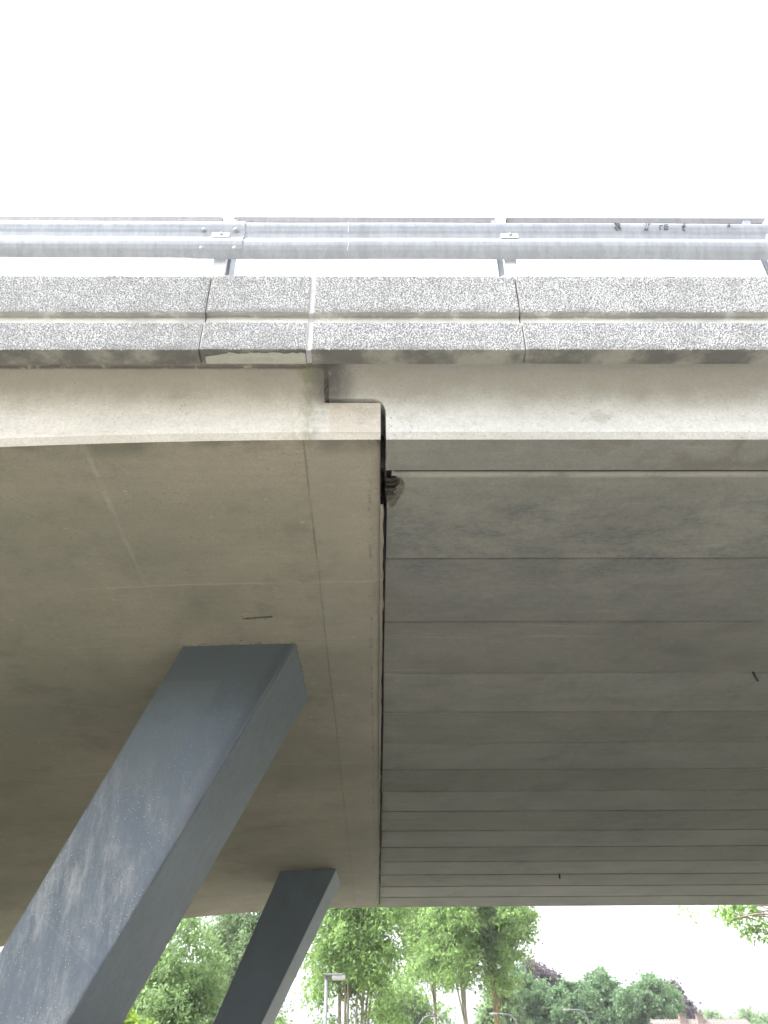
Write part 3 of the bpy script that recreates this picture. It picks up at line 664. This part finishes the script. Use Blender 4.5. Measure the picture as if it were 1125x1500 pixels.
tree('airy_tree', 'light airy tree with sky showing through, just left of the rear column', (-6.6, 45), (-6.8, 45, 8.0), (2.9, 2.6, 5.6), 'pale', 200, 150, .42, .18, 2, .11, group=G1, stems=3)
tree('leafy_shrub', 'bright yellow-green shrub beside the front column at bottom left', (-5.9, 20), (-5.75, 20, 2.0), (1.0, 1.0, 2.0), 'lime', 110, 150, .2, .12, 3, .03, cat='shrub', stems=4)
tree('pale_shrub', 'pale silvery shrub below the dense dark tree', (-6.3, 25), (-6.3, 25, 1.9), (1.2, 1.0, 2.0), 'pale', 80, 110, .24, .14, 4, .03, cat='shrub', stems=4, droop=-.6, asp=.25)
tree('broadleaf_shrub', 'small green shrub peeking out just right of the rear column', (-5.4, 50), (-5.3, 50, 3.0), (1.3, 1.2, 2.6), 'ash', 60, 120, .3, .18, 5, .05, cat='shrub', stems=3)
tree('ash_tree', 'tall green tree with bundled stems behind the small street lamp', (-1.1, 40), (-.85, 40, 7.6), (2.55, 2.4, 5.6), 'ash', 300, 200, .46, .18, 6, .075, stems=10, fan=.36, group=G1, shell=.6, low=3.0, bare=(-1.0, .8, 5.8))
tree('ash_tree', 'tall tree with a yellow lichen covered trunk, rightmost under the deck edge', (6.2, 50), (6.6, 50, 10.1), (2.5, 2.4, 4.6), 'ash', 230, 180, .45, .21, 7, .22, bark='lichen', group=G1, shell=.6, low=6.1)
tree('ash_tree', 'slim tree with a bare grey trunk, left neighbour of the lichen covered trunk', (4.75, 49), (4.2, 49, 9.7), (2.3, 2.2, 4.2), 'ash', 200, 180, .45, .21, 8, .17, group=G1, shell=.6, low=6.3)
tree('ash_tree', 'thin trunk tree standing at the left end of the bare trunks', (3.6, 54), (3.1, 54, 10.0), (2.1, 2.2, 4.0), 'ash', 170, 170, .45, .21, 9, .12, group=G1, shell=.6, low=6.9)
tree('ash_tree', 'low bushy green tree between the bundled stems and the bare trunks', (2.3, 72), (2.2, 72, 5.8), (2.6, 2.5, 4.8), 'ash', 170, 150, .5, .28, 10, .14, group=G1)
tree('broadleaf_tree', 'overhanging tree whose twigs enter at the right edge under the deck', (12.4, 22), (11.3, 22, 6.1), (3.3, 3.0, 2.5), 'ash', 150, 80, .2, .12, 11, .2, group=G1, nlimb=60, extra=[(8.45, 22, 5.3), (8.6, 21.8, 5.15), (8.9, 22.2, 5.25), (9.2, 22, 5.15), (9.5, 22, 5.2), (9.7, 22, 4.95), (8.85, 22, 4.95), (9.1, 22.1, 4.8), (9.3, 22, 4.75), (9.55, 21.9, 4.55), (9.7, 22, 4.4), (9.9, 22, 4.7), (9.25, 22.4, 5.3), (8.9, 22.3, 5.3)])
for i, (lab, x, y, cz, rx, rz, key) in enumerate([
    ('yellowish green rounded tree right behind the lichen covered trunk', 9.0, 70, 4.6, 2.0, 3.6, 'pale'),
    ('green rounded tree in front of the dark purple crown', 11.9, 75, 5.4, 2.6, 3.5, 'dark'),
    ('dark purple leaved tree rising behind the left end of the far row', 14.6, 86, 8.0, 2.7, 3.5, 'purple'),
    ('green rounded tree above the curved lamp, right of the purple crown', 15.5, 74, 5.6, 2.2, 3.0, 'dark'),
    ('tallest green crown in the middle of the far row', 18.0, 77, 5.9, 2.3, 3.5, 'dark'),
    ('broad dark green crown at the right of the far row', 21.0, 74, 5.4, 2.6, 3.3, 'dark'),
    ('smaller purple leaved tree at the right end of the far row', 25.4, 82, 5.5, 2.1, 3.1, 'purple'),
    ('small green tree half hidden behind the smaller purple tree', 26.9, 86, 4.9, 1.8, 2.8, 'dark'),
    ('distant green tree right behind the tiled roof', 46.8, 132, 6.4, 3.4, 4.4, 'pale'),
    ('distant pale green tree at the far right behind the tiled roof', 53.0, 132, 6.9, 4.2, 4.6, 'pale')]):
    cz += .8 if y < 100 else .2
    tree('rounded_tree', lab, (x, y), (x, y, cz), (rx, rx * .95, rz), key, 170, 130, .42 if y < 100 else .6, .28 if y < 100 else .45, 20 + i, .2, group=G2, shell=.75, limbs=False, asp=.7)

# ------------------------------------------------------------------ street lamps
lp = thing('street_lamp', 'straight grey street lamp with a flat double head by the bundled stems', 'street lamp', (-1.6, 30, 0))
g = MB(); g.tube([(-1.6, 30, 0), (-1.6, 30, 1.2), (-1.6, 30, 4.62)], [.085, .062, .055], 10); g.build('pole', M['lampgrey'], lp, smooth=True)
g = MB(); g.box(-1.66, -1.08, 29.86, 30.14, 4.66, 4.72); hd = g.build('lamp_head', M['lampgrey'], lp, bevel=.012)
g = MB(); g.prism([(29.87, 4.54), (30.13, 4.54), (30.15, 4.655), (29.85, 4.655)], -1.42, -1.0); g.build('diffuser', M['lens'], hd, bevel=.01)
g = MB(); g.box(-1.67, -1.40, 29.93, 30.07, 4.60, 4.655); g.build('arm', M['lampgrey'], hd)
def curved_lamp(x, y, top, side, label):
    o = thing('street_lamp', label, 'street lamp', (x, y, 0), 'distant curved street lamps')
    g = MB(); pts = [(x, y, 0), (x, y, top - .75)] + [(x + side * (.55 - .55 * math.cos(a)), y, top - .75 + .7 * math.sin(a)) for a in (.3, .6, .9, 1.2, 1.5)]
    pts.append((x + side * 1.0, y, top - .03)); g.tube(pts, [.06, .045] + [.035] * 5 + [.03], 8); g.build('pole', M['lampgrey'], o, smooth=True)
    g = MB(); e_ = x + side * 1.0; g.box(min(e_, e_ + side * .38), max(e_, e_ + side * .38), y - .09, y + .09, top - .07, top + .01); g.build('lamp_head', M['lens'], o, bevel=.02)
curved_lamp(12.2, 55, 5.46, -1, 'thin curved street lamp before the far row of trees')
curved_lamp(6.95, 47, 4.75, -1, 'thin curved street lamp right beside the lichen covered trunk')
curved_lamp(2.2, 50, 4.88, 1, 'thin curved street lamp left of the bare trunks')

# ------------------------------------------------------------------ house
h = thing('brick_house', 'brick house with a red tiled roof at the lower right', 'house', (22.3, 66, 0))
g = MB(); g.box(19.2, 25.4, 63, 69, 0, 3.2); g.build('wall', M['wallbrick'], h)
g = MB(); g.prism([(62.6, 3.1), (66, 5.42), (69.4, 3.1), (69.4, 3.25), (66, 5.58), (62.6, 3.25)], 18.95, 25.6); rf = g.build('roof', M['rooft'], h)
for x in (19.2, 25.15):
    g = MB(); g.add([(x, 63, 3.19), (x, 69, 3.19), (x, 66, 5.38), (x + .25, 63, 3.19), (x + .25, 69, 3.19), (x + .25, 66, 5.38)], [(0, 1, 2), (3, 5, 4), (0, 3, 4, 1), (1, 4, 5, 2), (2, 5, 3, 0)]); g.build('gable', M['wallbrick'], h)
for x in (20.9, 22.1):
    g = MB(); g.box(x, x + .42, 65.6, 66.0, 5.2, 5.82); g.box(x - .04, x + .46, 65.56, 66.04, 5.82, 5.87); g.build('chimney', M['wallbrick'], rf)
for x in (19.9, 21.7, 23.5):
    g = MB(); g.box(x, x + 1.2, 62.93, 62.998, .9, 2.2); wn = g.build('window', M['white'], h)
    g = MB(); g.box(x + .08, x + 1.12, 62.91, 62.929, .98, 2.12); g.build('pane', M['glass'], wn)

# ------------------------------------------------------------------ thin bright air
hz = bpy.data.materials.new('haze_air'); hz.use_nodes = True; hn = hz.node_tree; hn.nodes.clear()
pv = hn.nodes.new('ShaderNodeVolumePrincipled'); pv.inputs['Color'].default_value = (.97, .98, 1, 1); pv.inputs['Density'].default_value = .0006; pv.inputs['Anisotropy'].default_value = .2
ho = hn.nodes.new('ShaderNodeOutputMaterial'); hn.links.new(pv.outputs[0], ho.inputs['Volume'])
m = MB(); m.box(-590, 590, -590, 590, -1.0, 17.5); stuff(tag(m.build('haze', hz), 'thin pale haze in the air over the whole place', 'haze'))
S.cycles.volume_bounces = 0
